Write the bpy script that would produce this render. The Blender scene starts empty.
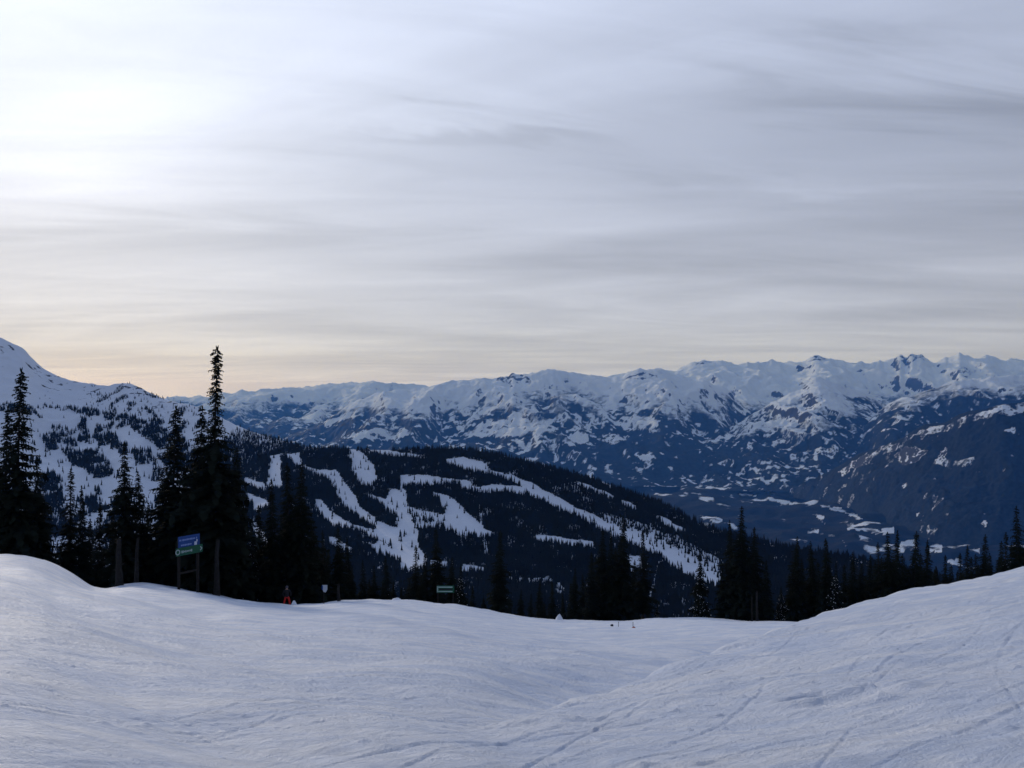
import bpy, bmesh, math, random
import numpy as np
from mathutils import Vector, Matrix

random.seed(11)
rng = np.random.default_rng(7)
F, CU, CV = 887.0, 512.0, 384.0          # focal length in pixels and the level camera's optical centre
EYE = 1.7
sc = bpy.context.scene
COL = sc.collection

# ------------------------------------------------------------------ noise
def _hash(ix, iy, s):
    h = (ix.astype(np.int64) * 374761393 + iy.astype(np.int64) * 668265263 + s * 974634777) & 0xFFFFFFFF
    h = ((h ^ (h >> 13)) * 1274126177) & 0xFFFFFFFF
    return ((h ^ (h >> 16)) & 0xFFFFFF) / float(0x1000000)

def pnoise(x, y, s=0):
    x = np.asarray(x, float); y = np.asarray(y, float)
    ix, iy = np.floor(x), np.floor(y)
    fx, fy = x - ix, y - iy
    ux = fx * fx * fx * (fx * (fx * 6 - 15) + 10); uy = fy * fy * fy * (fy * (fy * 6 - 15) + 10)
    def g(dx, dy):
        a = _hash(ix + dx, iy + dy, s) * (2 * math.pi)
        return np.cos(a) * (fx - dx) + np.sin(a) * (fy - dy)
    a = g(0, 0) * (1 - ux) + g(1, 0) * ux
    b = g(0, 1) * (1 - ux) + g(1, 1) * ux
    return (a * (1 - uy) + b * uy) * 1.5

def fbm(x, y, octv=5, s=0, gain=.5):
    o = 0; a = 1; n = 0
    for k in range(octv):
        o = o + a * pnoise(x * 2 ** k + 17.3 * k, y * 2 ** k - 9.1 * k, s + k); n += a; a *= gain
    return o / n

def ridged(x, y, octv=5, s=0, gain=.5):
    o = 0; a = 1; n = 0
    for k in range(octv):
        r = 1 - np.abs(pnoise(x * 2 ** k + 5.7 * k, y * 2 ** k + 3.3 * k, s + k)) * 1.6
        o = o + a * r; n += a; a *= gain
    return o / n

def sstep(a, b, x):
    t = np.clip((x - a) / (b - a), 0, 1); return t * t * (3 - 2 * t)

def smax(a, b, k):
    h = np.clip(.5 + .5 * (a - b) / k, 0, 1); return b + (a - b) * h + k * h * (1 - h)

def curve(pts, x):
    """smooth (monotone cubic) interpolation through knots"""
    px = np.array([p[0] for p in pts], float); py = np.array([p[1] for p in pts], float)
    d = np.diff(py) / np.diff(px)
    m = np.zeros_like(py); m[0] = d[0]; m[-1] = d[-1]
    for i in range(1, len(px) - 1):
        m[i] = 0 if d[i - 1] * d[i] <= 0 else 2 * d[i - 1] * d[i] / (d[i - 1] + d[i])
    x = np.clip(np.asarray(x, float), px[0], px[-1])
    i = np.clip(np.searchsorted(px, x) - 1, 0, len(px) - 2)
    h = px[i + 1] - px[i]; t = (x - px[i]) / h
    return ((2 * t ** 3 - 3 * t ** 2 + 1) * py[i] + (t ** 3 - 2 * t ** 2 + t) * h * m[i]
            + (-2 * t ** 3 + 3 * t ** 2) * py[i + 1] + (t ** 3 - t ** 2) * h * m[i + 1])

def inpoly(u, v, poly):
    r = np.zeros(u.shape, bool); n = len(poly)
    for i in range(n):
        x1, y1 = poly[i]; x2, y2 = poly[(i + 1) % n]
        if y1 == y2: continue
        c = ((y1 > v) != (y2 > v)) & (u < (x2 - x1) * (v - y1) / (y2 - y1) + x1)
        r ^= c
    return r

# ------------------------------------------------------------------ materials
def mat(name):
    m = bpy.data.materials.new(name); m.use_nodes = True
    nt = m.node_tree
    return m, nt, nt.nodes['Principled BSDF']

def N(nt, t, **kw):
    n = nt.nodes.new(t)
    for k, v in kw.items():
        if hasattr(n, k): setattr(n, k, v)
        else: n.inputs[k].default_value = v
    return n

def simple(name, col, rough=.7, var=.25, scale=6.0, spec=.3):
    m, nt, b = mat(name)
    no = N(nt, 'ShaderNodeTexNoise'); no.inputs['Scale'].default_value = scale; no.inputs['Detail'].default_value = 5
    tc = N(nt, 'ShaderNodeTexCoord'); nt.links.new(tc.outputs['Object'], no.inputs['Vector'])
    r = N(nt, 'ShaderNodeValToRGB')
    r.color_ramp.elements[0].position = .3; r.color_ramp.elements[1].position = .7
    r.color_ramp.elements[0].color = (*[c * (1 - var) for c in col], 1); r.color_ramp.elements[1].color = (*[min(1, c * (1 + var)) for c in col], 1)
    nt.links.new(no.outputs['Fac'], r.inputs[0]); nt.links.new(r.outputs[0], b.inputs['Base Color'])
    b.inputs['Roughness'].default_value = rough
    b.inputs['Specular IOR Level'].default_value = spec
    return m

M = {}
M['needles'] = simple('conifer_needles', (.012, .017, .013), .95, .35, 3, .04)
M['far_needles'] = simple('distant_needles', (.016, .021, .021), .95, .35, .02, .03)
M['bark'] = simple('bark', (.028, .024, .022), .9, .4, 5, .1)
M['pale_bark'] = simple('weathered_wood', (.024, .023, .023), .9, .3, 5, .1)
M['post'] = simple('sign_post_wood', (.016, .013, .012), .85, .3, 8)
M['blue'] = simple('blue_sign_paint', (.006, .05, .22), .5, .08, 2)
M['green'] = simple('green_sign_paint', (.005, .085, .042), .5, .08, 2)
M['sign_text'] = simple('white_sign_lettering', (.40, .48, .48), .5, .05, 2)
M['white'] = simple('white_paint', (.45, .48, .52), .5, .05, 3)
M['red'] = simple('red_fabric', (.70, .035, .025), .8, .15, 8)
M['dark'] = simple('dark_fabric', (.02, .02, .025), .8, .2, 8)
M['skin'] = simple('skin', (.5, .32, .25), .6, .05, 8)
M['orange'] = simple('marker_orange', (.30, .05, .04), .6, .1, 8)

def snow_material(name, near=True):
    m, nt, b = mat(name)
    L = nt.links.new
    tc = N(nt, 'ShaderNodeTexCoord')
    def noise(rot, sx, sy, scale, detail=6, rough=.6, dist=0.0):
        rm = N(nt, 'ShaderNodeMapping'); rm.inputs['Rotation'].default_value = (0, 0, math.radians(rot)); mp = N(nt, 'ShaderNodeMapping'); mp.inputs['Scale'].default_value = (sx, sy, .3)
        n = N(nt, 'ShaderNodeTexNoise'); n.inputs['Scale'].default_value = scale; n.inputs['Detail'].default_value = detail
        n.inputs['Roughness'].default_value = rough; n.inputs['Distortion'].default_value = dist
        L(tc.outputs['Object'], rm.inputs['Vector']); L(rm.outputs[0], mp.inputs['Vector']); L(mp.outputs[0], n.inputs['Vector']); return n.outputs['Fac']
    def mth(op, a, c, d=None):
        n = N(nt, 'ShaderNodeMath', operation=op)
        for i, q in enumerate((a, c, d)):
            if q is None: continue
            if isinstance(q, (int, float)): n.inputs[i].default_value = q
            else: L(q, n.inputs[i])
        return n.outputs[0]
    b.inputs['Roughness'].default_value = .62; b.inputs['Specular IOR Level'].default_value = .25
    if near:
        s1 = noise(-66, 4.5, .45, 1.0, 8, .62, .4)      # scraped streaks along the fall line
        s2 = noise(54, 4.0, .5, .8, 7, .62, .4)
        fine = noise(0, 1, 1, 9, 6, .7)
        patch = noise(20, .5, 1.2, .22, 4, .55, .6)
        pf = N(nt, 'ShaderNodeValToRGB'); pf.color_ramp.elements[0].position = .42; pf.color_ramp.elements[1].position = .6
        L(patch, pf.inputs[0])
        mixs = N(nt, 'ShaderNodeMix'); L(pf.outputs[0], mixs.inputs[0]); L(s1, mixs.inputs[2]); L(s2, mixs.inputs[3])
        h = mth('ADD', mth('MULTIPLY', mixs.outputs[0], .12), mth('MULTIPLY', fine, .10))
        rub = noise(0, 1, 1, 2.6, 7, .75, .8)
        h = mth('ADD', h, mth('MULTIPLY', mth('MULTIPLY', rub, patch), .30))
        bp = N(nt, 'ShaderNodeBump'); bp.inputs['Strength'].default_value = .75; bp.inputs['Distance'].default_value = 1.0
        L(h, bp.inputs['Height']); L(bp.outputs[0], b.inputs['Normal'])
        r = N(nt, 'ShaderNodeValToRGB')
        e = r.color_ramp.elements; e[0].position = .36; e[1].position = .62
        e[0].color = (.70, .745, .84, 1); e[1].color = (.84, .855, .89, 1)     # wind-scoured crust against soft snow
        scuff_shade = noise(-14, .9, 2.6, .30, 7, .62, 1.0)      # scuffed and glazed patches, doubling as tree-shadow bands painted into the snow colour
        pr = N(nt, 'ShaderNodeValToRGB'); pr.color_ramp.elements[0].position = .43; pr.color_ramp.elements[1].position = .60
        L(scuff_shade, pr.inputs[0])
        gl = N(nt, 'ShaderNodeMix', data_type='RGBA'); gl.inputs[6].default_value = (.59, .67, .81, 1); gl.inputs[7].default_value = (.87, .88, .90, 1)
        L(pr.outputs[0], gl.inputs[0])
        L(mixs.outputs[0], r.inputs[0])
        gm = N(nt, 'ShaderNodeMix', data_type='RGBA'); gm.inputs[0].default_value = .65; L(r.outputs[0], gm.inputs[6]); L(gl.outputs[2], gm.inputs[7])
        L(gm.outputs[2], b.inputs['Base Color'])
    else:
        fine = noise(0, 1, 1, .02, 8, .6)
        bp = N(nt, 'ShaderNodeBump'); bp.inputs['Strength'].default_value = .5; bp.inputs['Distance'].default_value = 12
        L(fine, bp.inputs['Height']); L(bp.outputs[0], b.inputs['Normal'])
        b.inputs['Base Color'].default_value = (.80, .825, .87, 1)
    return m
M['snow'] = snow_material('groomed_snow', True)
M['soft_snow'] = simple('soft_snow', (.80, .82, .86), .7, .04, 3, .2)

def mountain_material(name, scale, light=.034, amp=1.4, lo=.74, hi=1.24):
    """snow, conifer forest and bare rock, told apart by attributes the mesh carries"""
    m, nt, b = mat(name); L = nt.links.new
    tc = N(nt, 'ShaderNodeTexCoord')
    at = N(nt, 'ShaderNodeAttribute', attribute_name='snow_cover'); ar = N(nt, 'ShaderNodeAttribute', attribute_name='rock')
    n1 = N(nt, 'ShaderNodeTexNoise'); n1.inputs['Scale'].default_value = scale; n1.inputs['Detail'].default_value = 8; n1.inputs['Roughness'].default_value = .7
    L(tc.outputs['Object'], n1.inputs['Vector'])
    ad = N(nt, 'ShaderNodeMath', operation='MULTIPLY_ADD'); L(n1.outputs['Fac'], ad.inputs[0]); ad.inputs[1].default_value = amp; L(at.outputs['Fac'], ad.inputs[2])
    rp = N(nt, 'ShaderNodeMapRange'); rp.interpolation_type = 'SMOOTHSTEP'; rp.inputs['From Min'].default_value = lo; rp.inputs['From Max'].default_value = hi
    L(ad.outputs[0], rp.inputs['Value'])
    n2 = N(nt, 'ShaderNodeTexNoise'); n2.inputs['Scale'].default_value = scale * 3.1; n2.inputs['Detail'].default_value = 6
    L(tc.outputs['Object'], n2.inputs['Vector'])
    fr = N(nt, 'ShaderNodeValToRGB'); fr.color_ramp.elements[0].color = (.006, .010, .011, 1); fr.color_ramp.elements[1].color = (light * .62, light * .95, light * 1.1, 1)
    fr.color_ramp.elements[0].position = .35; fr.color_ramp.elements[1].position = .75
    L(n2.outputs['Fac'], fr.inputs[0])
    rad = N(nt, 'ShaderNodeMath', operation='MULTIPLY_ADD'); L(n2.outputs['Fac'], rad.inputs[0]); rad.inputs[1].default_value = .8; L(ar.outputs['Fac'], rad.inputs[2])
    rr = N(nt, 'ShaderNodeValToRGB'); rr.color_ramp.elements[0].position = .8; rr.color_ramp.elements[1].position = 1.05 if False else 1.0
    L(rad.outputs[0], rr.inputs[0])
    mx = N(nt, 'ShaderNodeMix', data_type='RGBA'); L(rr.outputs[0], mx.inputs[0]); mx.inputs[6].default_value = (.76, .80, .87, 1); mx.inputs[7].default_value = (.055, .058, .07, 1)
    m2 = N(nt, 'ShaderNodeMix', data_type='RGBA'); L(rp.outputs[0], m2.inputs[0]); L(fr.outputs[0], m2.inputs[6]); L(mx.outputs[2], m2.inputs[7])
    L(m2.outputs[2], b.inputs['Base Color'])
    b.inputs['Roughness'].default_value = .9; b.inputs['Specular IOR Level'].default_value = .05
    bp = N(nt, 'ShaderNodeBump'); bp.inputs['Strength'].default_value = .6; bp.inputs['Distance'].default_value = .35 / scale
    L(n1.outputs['Fac'], bp.inputs['Height']); L(bp.outputs[0], b.inputs['Normal'])
    return m

# ------------------------------------------------------------------ object helpers
def tag(o, label=None, cat=None, group=None, kind=None):
    if label: o['label'] = label
    if cat: o['category'] = cat
    if group: o['group'] = group
    if kind: o['kind'] = kind
    return o

def link(name, me, m=None, parent=None):
    if m is not None:
        for q in (m if isinstance(m, (list, tuple)) else [m]): me.materials.append(q)
    o = bpy.data.objects.new(name, me); COL.objects.link(o)
    if parent: o.parent = parent
    return o

def empty(name, loc, rz=0):
    o = bpy.data.objects.new(name, None); COL.objects.link(o); o.location = loc; o.rotation_euler = (0, 0, rz)
    o.empty_display_size = .5
    return o

def mesh_np(name, co, faces, smooth=True, attrs=None):
    """co (n,3); faces (m,k) all of one size"""
    me = bpy.data.meshes.new(name)
    k = faces.shape[1]
    me.vertices.add(len(co)); me.vertices.foreach_set('co', np.ascontiguousarray(co, np.float32).ravel())
    me.loops.add(faces.size); me.loops.foreach_set('vertex_index', np.ascontiguousarray(faces, np.int32).ravel())
    me.polygons.add(len(faces)); me.polygons.foreach_set('loop_start', np.arange(0, faces.size, k, dtype=np.int32))
    me.polygons.foreach_set('loop_total', np.full(len(faces), k, np.int32))
    me.polygons.foreach_set('use_smooth', np.full(len(faces), smooth, bool))
    for a, v in (attrs or {}).items():
        at = me.attributes.new(a, 'FLOAT', 'POINT'); at.data.foreach_set('value', np.ascontiguousarray(v, np.float32).ravel())
    me.update(calc_edges=True); me.validate()
    return me

def grid_faces(r, c):
    i = np.arange(r * c).reshape(r, c)
    return np.stack([i[:-1, :-1], i[:-1, 1:], i[1:, 1:], i[1:, :-1]], -1).reshape(-1, 4)

def scr(X, Y, Z): return CU + F * X / Y, CV - F * Z / Y

# ------------------------------------------------------------------ the piste in front of the camera
B_V = [(-600, 546), (-200, 551), (0, 556), (22, 556.6), (42, 559.5), (60, 567), (78, 577.5), (96, 587), (108, 588), (124, 585.5), (142, 584.5), (200, 592), (260, 602), (290, 605), (340, 602), (380, 600), (450, 604),
       (520, 616), (560, 620), (620, 621), (660, 618), (700, 618), (745, 621), (800, 622), (900, 630), (1024, 640), (1500, 650)]
B_Y = [(-600, 44), (0, 47), (60, 53), (100, 61), (150, 67), (200, 69), (300, 71), (380, 74), (450, 84), (520, 104), (620, 120), (745, 116), (800, 110), (1024, 102), (1500, 98)]
R_V = [(200, 858), (420, 758), (540, 716), (640, 681), (700, 655), (750, 637), (800, 622), (850, 606), (900, 593), (950, 583), (1024, 568), (1200, 540), (1600, 520)]
R_Y = [(200, 6), (420, 9), (540, 12), (640, 16), (700, 19), (800, 27), (850, 32), (900, 36), (950, 40), (1024, 45), (1600, 52)]

ARCS = []
for _ in range(650):
    side = random.random()
    if side < .55: cx0, cy0, ang = random.uniform(-14, 3), random.uniform(7, 34), math.radians(random.choice([38, 44, -42, 30, 50]) + random.gauss(0, 10))
    else: cx0, cy0, ang = random.uniform(1, 20), random.uniform(12, 34), math.radians(52 + random.gauss(0, 9))
    R = random.choice([-1, 1]) * random.uniform(9, 60)
    ARCS.append((cx0, cy0, ang, R, random.uniform(1.5, 6), random.uniform(.016, .036), random.uniform(.006, .014)))

def ground(X, Y, detail=False):
    X = np.asarray(X, float); Y = np.asarray(Y, float)
    Ye = smax(Y, np.full_like(Y, 3.0), 2.0)
    u = CU + F * np.clip(X / Ye, -1.15, 1.1)
    def surf(V, YC, drop, wid, k0):
        yc = curve(YC, u)
        def slope(uu): return (curve(V, uu) - CV) / F - EYE / curve(YC, uu)
        s = slope(u)
        soft = (slope(u - 110) + slope(u - 75) + 2 * slope(u - 35) + 2 * slope(u) + 2 * slope(u + 35) + slope(u + 75) + slope(u + 110)) / 10   # near the eye the crest's kinks have melted away
        k = sstep(k0, 1.0, Y / yc)
        s = s * k + soft * (1 - k)
        q = np.maximum(Y - yc, 0)
        return -(EYE + s * Y + drop * np.where(q < wid, q * q / (2 * wid), q - wid / 2))
    zb = surf(B_V, B_Y, .27, 14, .48)
    zr = surf(R_V, R_Y, .55, 3, .55)
    q = Y / curve(R_Y, u)      # shallow trough on the far side of the right-hand bank
    zb = zb - .52 * sstep(440, 600, u) * (1 - sstep(800, 880, u)) * np.exp(-((q - 1.55) / .42) ** 2)
    z = smax(zb, zr, .1)
    z = np.maximum(z, np.interp(u, [650, 1000], [-212.0, -520.0]))
    amp = sstep(2, 9, Y) * (1 - sstep(150, 400, Y))
    z = z + amp * (.27 * fbm((X * .8 + Y * .6) / 4.2, (Y * .8 - X * .6) / 10.5, 3, 3) + .07 * fbm(X / 1.9 + 3, Y / 3.1, 3, 9))
    if detail:
        a = math.radians(42)
        p = X * math.cos(a) + Y * math.sin(a); q = -X * math.sin(a) + Y * math.cos(a)
        p2 = X * math.cos(-a) + Y * math.sin(-a); q2 = -X * math.sin(-a) + Y * math.cos(-a)
        wr = sstep(-.5, 2.5, X - .14 * Y)
        w2 = (1 - wr) * sstep(-.15, .25, fbm(X / 7, Y / 9, 2, 77))
        z = z + amp * .028 * ((1 - w2) * fbm(p / 4.5, q / .42, 4, 21) + w2 * fbm(p2 / 4.5, q2 / .42, 4, 31))
        z = z + amp * .030 * fbm(X / .55, Y / .8, 3, 41) * sstep(-.1, .4, fbm(X / 4, Y / 5, 3, 51))
        for (x0, y0, an, R, ln, w, d) in ARCS:
            dx, dy = X - x0, Y - y0
            m = (np.abs(dx) < ln * 1.3) & (np.abs(dy) < ln * 1.3)
            if not m.any(): continue
            t = dx[m] * math.cos(an) + dy[m] * math.sin(an); n = -dx[m] * math.sin(an) + dy[m] * math.cos(an)
            n = n - t * t / (2 * R)
            fade = 1 - sstep(ln * .5, ln, np.abs(t))
            z[m] += d * fade * (-np.exp(-(n / w) ** 2) + .75 * np.exp(-((n - 1.7 * w) / (.8 * w)) ** 2))
        rc = random.Random(5)
        for _ in range(420):      # loose clods thrown up by skis
            if rc.random() < .65: x0, y0 = rc.gauss(5.5, 2.6), rc.uniform(7.5, 17)
            else: x0, y0 = rc.uniform(-9, 4), rc.uniform(7.5, 20)
            r_ = rc.uniform(.025, .075); h_ = r_ * rc.uniform(.25, .6)
            m = (np.abs(X - x0) < 3 * r_) & (np.abs(Y - y0) < 3 * r_)
            if m.any(): z[m] += h_ * np.exp(-((X[m] - x0) ** 2 + ((Y[m] - y0) * 1.2) ** 2) / r_ ** 2)
        # gouges and spilled clods on the right-hand bank
        for (pu, pv, sx, sy, d, rot) in ((816, 696, .40, .30, -.24, .5), (883, 686, .16, .46, -.24, .0), (730, 646, .8, .22, -.06, .5), (560, 722, 1.2, .25, -.05, .5),
                                         (795, 705, .22, .2, .06, 0), (874, 700, .25, .2, .05, 0)):
            tt = (pu - CU) / F; av = (pv - CV) / F; sR = float((curve(R_V, pu) - CV) / F - EYE / curve(R_Y, pu)); y0 = EYE / (av - sR); x0 = tt * y0
            dx, dy = X - x0, Y - y0
            t = dx * math.cos(rot) + dy * math.sin(rot); n = -dx * math.sin(rot) + dy * math.cos(rot)
            g = np.exp(-((t / sx) ** 2 + (n / sy) ** 2) ** 1.5)
            z = z + d * g * (1 + .6 * fbm(X / .25, Y / .25, 3, 61)) - .35 * d * np.exp(-((t / (sx * 1.2)) ** 2 + ((n + sy * 1.25) / (sy * .6)) ** 2))
    return z

def gz(X, Y): return float(ground(np.array([X]), np.array([Y]))[0])

ys = [-70, -50, -36, -26, -18, -12, -8, -5, -2.5, -.5, 1, 2, 3, 3.8, 4.5]
y = 5.0
while y < 130: ys.append(y); y *= 1.0056
while y < 790: ys.append(y); y *= 1.04
ys = np.array(ys); nc = 860
tau = np.linspace(-1, 1, nc)
tau = .62 * tau + .38 * tau ** 3
W = 1.12 * np.sqrt(ys ** 2 + 36)
GX = tau[None, :] * W[:, None]; GY = np.repeat(ys[:, None], nc, 1)
GZ = ground(GX.ravel(), GY.ravel(), True)
me = mesh_np('ground', np.stack([GX.ravel(), GY.ravel(), GZ], 1), grid_faces(len(ys), nc))
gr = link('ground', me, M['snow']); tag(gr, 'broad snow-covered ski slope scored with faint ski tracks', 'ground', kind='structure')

# ------------------------------------------------------------------ far ranges, right-hand mountain, valley
def mountain(name, label, prof, ridgeY, baseY, Zb, thr, seed, amp, spur, m, us, rows=150, jag=1.0, expo=1.15, patch=.25, polys=(), dark=(), soft=140, rockamt=.0, wob=270, lowc=-.44, rocky=(), crest=()):
    u = np.arange(us[0], us[1], us[2], dtype=float)
    vr = curve(prof, u); Yr = curve(ridgeY, u)
    jg = jag * (ridged(u / 22, u * 0 + seed, 5, seed) - .55) * 3.6
    w = np.concatenate([np.linspace(0, 1, rows), np.linspace(1, 1.45, 14)[1:]])
    Wg, U = np.meshgrid(w, u, indexing='ij')
    Yb = curve(baseY, u)
    Y = Yb[None] + (Yr - Yb)[None] * Wg
    X = (U - CU) / F * Y
    ve = vr[None] - jg[None] * np.clip(Wg, 0, 1) ** 14
    Zr = -(ve - CV) / F * Yr[None]
    s = np.where(Wg <= 1, np.clip(Wg, 0, 1) ** expo, 1 - (Wg - 1) * 1.6)
    Z = Zb + (Zr - Zb) * s
    env = np.clip(Wg, 0, 1) ** .6 * np.where(Wg <= 1, np.clip(1 - Wg, 0, 1) ** .5, np.minimum(1, np.clip(Wg - 1, 0, 9) * 2)) * 1.6
    wx = X + 420 * fbm(X / 2200, Y / 2200, 3, seed + 90)
    nz = (ridged(wx / spur, Y / (spur * 2.3) + wx / (spur * 3), 5, seed + 3, .42) - .6) * 2.3
    big = fbm(X / (spur * 2.2), Y / (spur * 2.4), 3, seed + 12)
    det = ridged(X / (spur * .22), Y / (spur * .30), 5, seed + 30, .6) - .6
    Z = Z + amp * env * (nz + .6 * big) + amp * .30 * np.minimum(env * 1.6, 1) * det
    uu, vv = scr(X, Y, Z)
    gx = np.gradient(Z, axis=1) / np.maximum(np.gradient(X, axis=1), 1e-3); gy = np.gradient(Z, axis=0) / np.where(np.abs(np.gradient(Y, axis=0)) < 1e-3, 1e-3, np.gradient(Y, axis=0))
    slope = np.sqrt(gx ** 2 + gy ** 2)
    f1 = fbm(X / (spur * .9), Y / (spur * 1.2), 5, seed + 50)
    f2 = fbm(X / (spur * .26), Y / (spur * .30), 5, seed + 70, .6)
    f3 = fbm(X / (spur * .085), Y / (spur * .11), 4, seed + 80, .6)
    th = curve(thr, u)[None] if isinstance(thr, (list, tuple)) else thr
    alt = (Z + wob * f1 + wob * .45 * nz + wob * .75 * f2 + wob * .45 * f3 + 1.1 * wob * fbm(X / 3600, Y / 3000, 2, seed + 95) - th) / soft
    snow = np.clip(.30 + alt * .5, -.5, 1)
    near_line = np.clip(1 + (Z - th) / 760, 0, 1)
    clear = (.65 * f2 + .45 * f1 + 1.05 * f3) * 2.4 + lowc + patch * (near_line ** 2) * 2.0
    snow = np.maximum(snow, np.clip(clear, -.5, .8))
    wu = 3.2 * fbm(U / 9, vv / 5, 4, seed + 5); wv = 2.4 * fbm(U / 9, vv / 4, 4, seed + 6)
    for P in crest:      # thin timber along the crest lets the snow show between the trees
        k = inpoly(uu + wu, vv + wv, P); snow[k] = np.maximum(snow[k], np.clip(.28 + 1.5 * f3[k] + .7 * f2[k], -.2, .7))
    for P in dark: snow[inpoly(uu + 2 * wu, vv + 2 * wv, P)] = -.3
    for P in polys:
        k = inpoly(uu + wu, vv + wv, P); snow[k] = np.maximum(snow[k], np.clip(.62 + 1.1 * f3[k] + 1.0 * f2[k], -.1, .9))
    rock = np.where(snow > .3, np.clip((slope - .62) * 1.0 + f3 * .5 + f2 * .9 - det * .4 + (rockamt - .24), -.4, .9), -.4)
    for P in rocky:
        k = inpoly(uu + wu * .6, vv + wv * .6, P); rock[k] = np.clip(.45 + 1.2 * f3[k] - .6 * det[k], -.2, .9)
    me = mesh_np(name, np.stack([X.ravel(), Y.ravel(), Z.ravel()], 1), grid_faces(*X.shape), True, {'snow_cover': snow.ravel(), 'rock': rock.ravel()})
    o = link(name, me, m); tag(o, label, 'mountains', kind='structure')
    return o

mm_far = mountain_material('far_mountain_cover', .0075, .036)
mm_mid = mountain_material('mid_mountain_cover', .011, .030)
ZV = -1000.0
A0 = [(-500, 392), (-100, 396), (150, 398), (185, 397.5), (205, 396), (220, 393), (235, 391), (255, 390), (280, 389), (300, 388), (325, 385.5), (350, 383.5), (375, 382.5), (400, 384), (450, 386),
      (560, 380), (600, 377), (640, 371), (680, 369), (692, 364), (705, 361.5), (722, 362), (740, 364), (760, 363), (775, 360.5), (790, 362.5), (806, 361), (817, 356), (828, 359), (850, 363), (880, 362), (895, 359),
      (900, 355.5), (905, 358), (912, 355), (920, 355), (926, 359), (934, 361), (948, 358), (960, 354.5), (972, 357.5), (985, 355.5), (1005, 360), (1024, 358), (1100, 362), (1250, 356), (1500, 366)]
mountain('mountain_range', 'most distant snowy mountain range along the horizon', A0, [(-500, 19000), (1500, 17500)], [(-500, 12500), (1500, 11500)], ZV,
         [(-500, -430), (300, -470), (600, -430), (1500, -430)], 3, 260, 1500, mm_far, (-500, 1500, 1.5), 150, 1.5, 1.0, .12, rockamt=.16, soft=260, rocky=[[(890, 366), (897, 357), (905, 354), (913, 353), (922, 355), (930, 363), (915, 362), (908, 366)], [(806, 363), (817, 354), (830, 361), (817, 360)], [(955, 372), (963, 366), (972, 372), (968, 380), (955, 384)], [(855, 372), (862, 368), (864, 376)], [(690, 365), (705, 361), (715, 362), (700, 365)]])
A1 = [(180, 500), (240, 462), (285, 439), (320, 425), (340, 411), (355, 403), (372, 396), (390, 391.5), (420, 389), (450, 383.5), (465, 381.5), (480, 379), (490, 379.5), (503, 376), (508, 376.5), (513, 373), (520, 375.5),
      (530, 374.5), (540, 372), (560, 371), (575, 373), (600, 377), (618, 377), (630, 373), (642, 369), (655, 368), (665, 370), (680, 375), (700, 380), (725, 389), (740, 402), (760, 418), (800, 442), (850, 470)]
mountain('mountain_range', 'snow-capped range with dark forested lower slopes in mid distance', A1, [(180, 13800), (850, 13000)], [(180, 8800), (850, 8600)], ZV,
         [(180, -150), (330, -210), (420, -300), (560, -330), (850, -330)], 17, 230, 1250, mm_far, (180, 850, 1.2), 150, 1.3, 1.1, .30, rockamt=.14, soft=240, rocky=[[(494, 381), (503, 374), (513, 371), (528, 376), (535, 386), (520, 383), (505, 384)], [(470, 398), (480, 388), (486, 396)], [(618, 379), (642, 372), (660, 376), (640, 380)]],
         polys=[[(322, 422), (345, 414), (362, 410), (366, 414), (345, 419), (325, 427)], [(372, 417), (386, 417), (386, 421), (374, 422)], [(345, 438), (375, 428), (400, 426), (415, 433), (395, 440)],
                [(460, 436), (480, 424), (510, 418), (540, 416), (556, 420), (545, 430), (520, 437), (490, 437)], [(560, 440), (575, 432), (590, 434), (588, 442), (570, 446)], [(616, 424), (640, 416), (660, 420), (655, 430), (630, 430)],
                [(604, 440), (618, 434), (626, 440), (612, 446)], [(634, 455), (655, 455), (656, 459), (640, 460)], [(690, 428), (712, 432), (705, 437), (692, 434)]])
A2 = [(680, 460), (700, 445), (740, 422), (760, 410), (775, 401), (790, 394), (800, 389), (812, 381), (821, 377.5), (832, 382), (850, 389), (870, 396), (880, 402), (900, 414), (930, 432), (960, 460)]
mountain('mountain_range', 'pyramid-shaped snowy peak in front of the far range', A2, [(680, 11500), (960, 11300)], [(680, 8300), (960, 8300)], ZV,
         [(680, -420), (790, -440), (850, -330), (960, -330)], 29, 170, 950, mm_far, (680, 960, 1.0), 140, 1.0, 1.05, .28, rockamt=.16, soft=170,
         polys=[[(776, 424), (792, 410), (806, 402), (818, 396), (822, 404), (816, 414), (808, 420), (796, 426), (786, 431)]])
A3 = [(840, 450), (862, 428), (885, 407), (898, 400), (911, 396), (935, 388), (958, 381), (985, 378.5), (1017, 375), (1060, 370), (1150, 362), (1500, 352)]
mountain('mountain_range', 'forested ridge with snowy crest, half hidden by the dark right-hand mountain', A3, [(840, 10200), (1500, 9800)], [(840, 7600), (1500, 7200)], ZV,
         [(840, -260), (900, -120), (960, -40), (1500, -40)], 41, 190, 1000, mm_far, (840, 1500, 1.4), 120, 1.0, 1.05, .16, rockamt=.06, soft=180, wob=150)
RB = [(700, 515), (735, 506), (760, 500), (800, 486), (830, 471), (860, 454), (880, 447), (900, 440), (920, 427), (930, 424), (945, 423), (960, 415), (985, 410), (1005, 404.5), (1024, 402), (1100, 388), (1250, 372), (1500, 350)]
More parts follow.
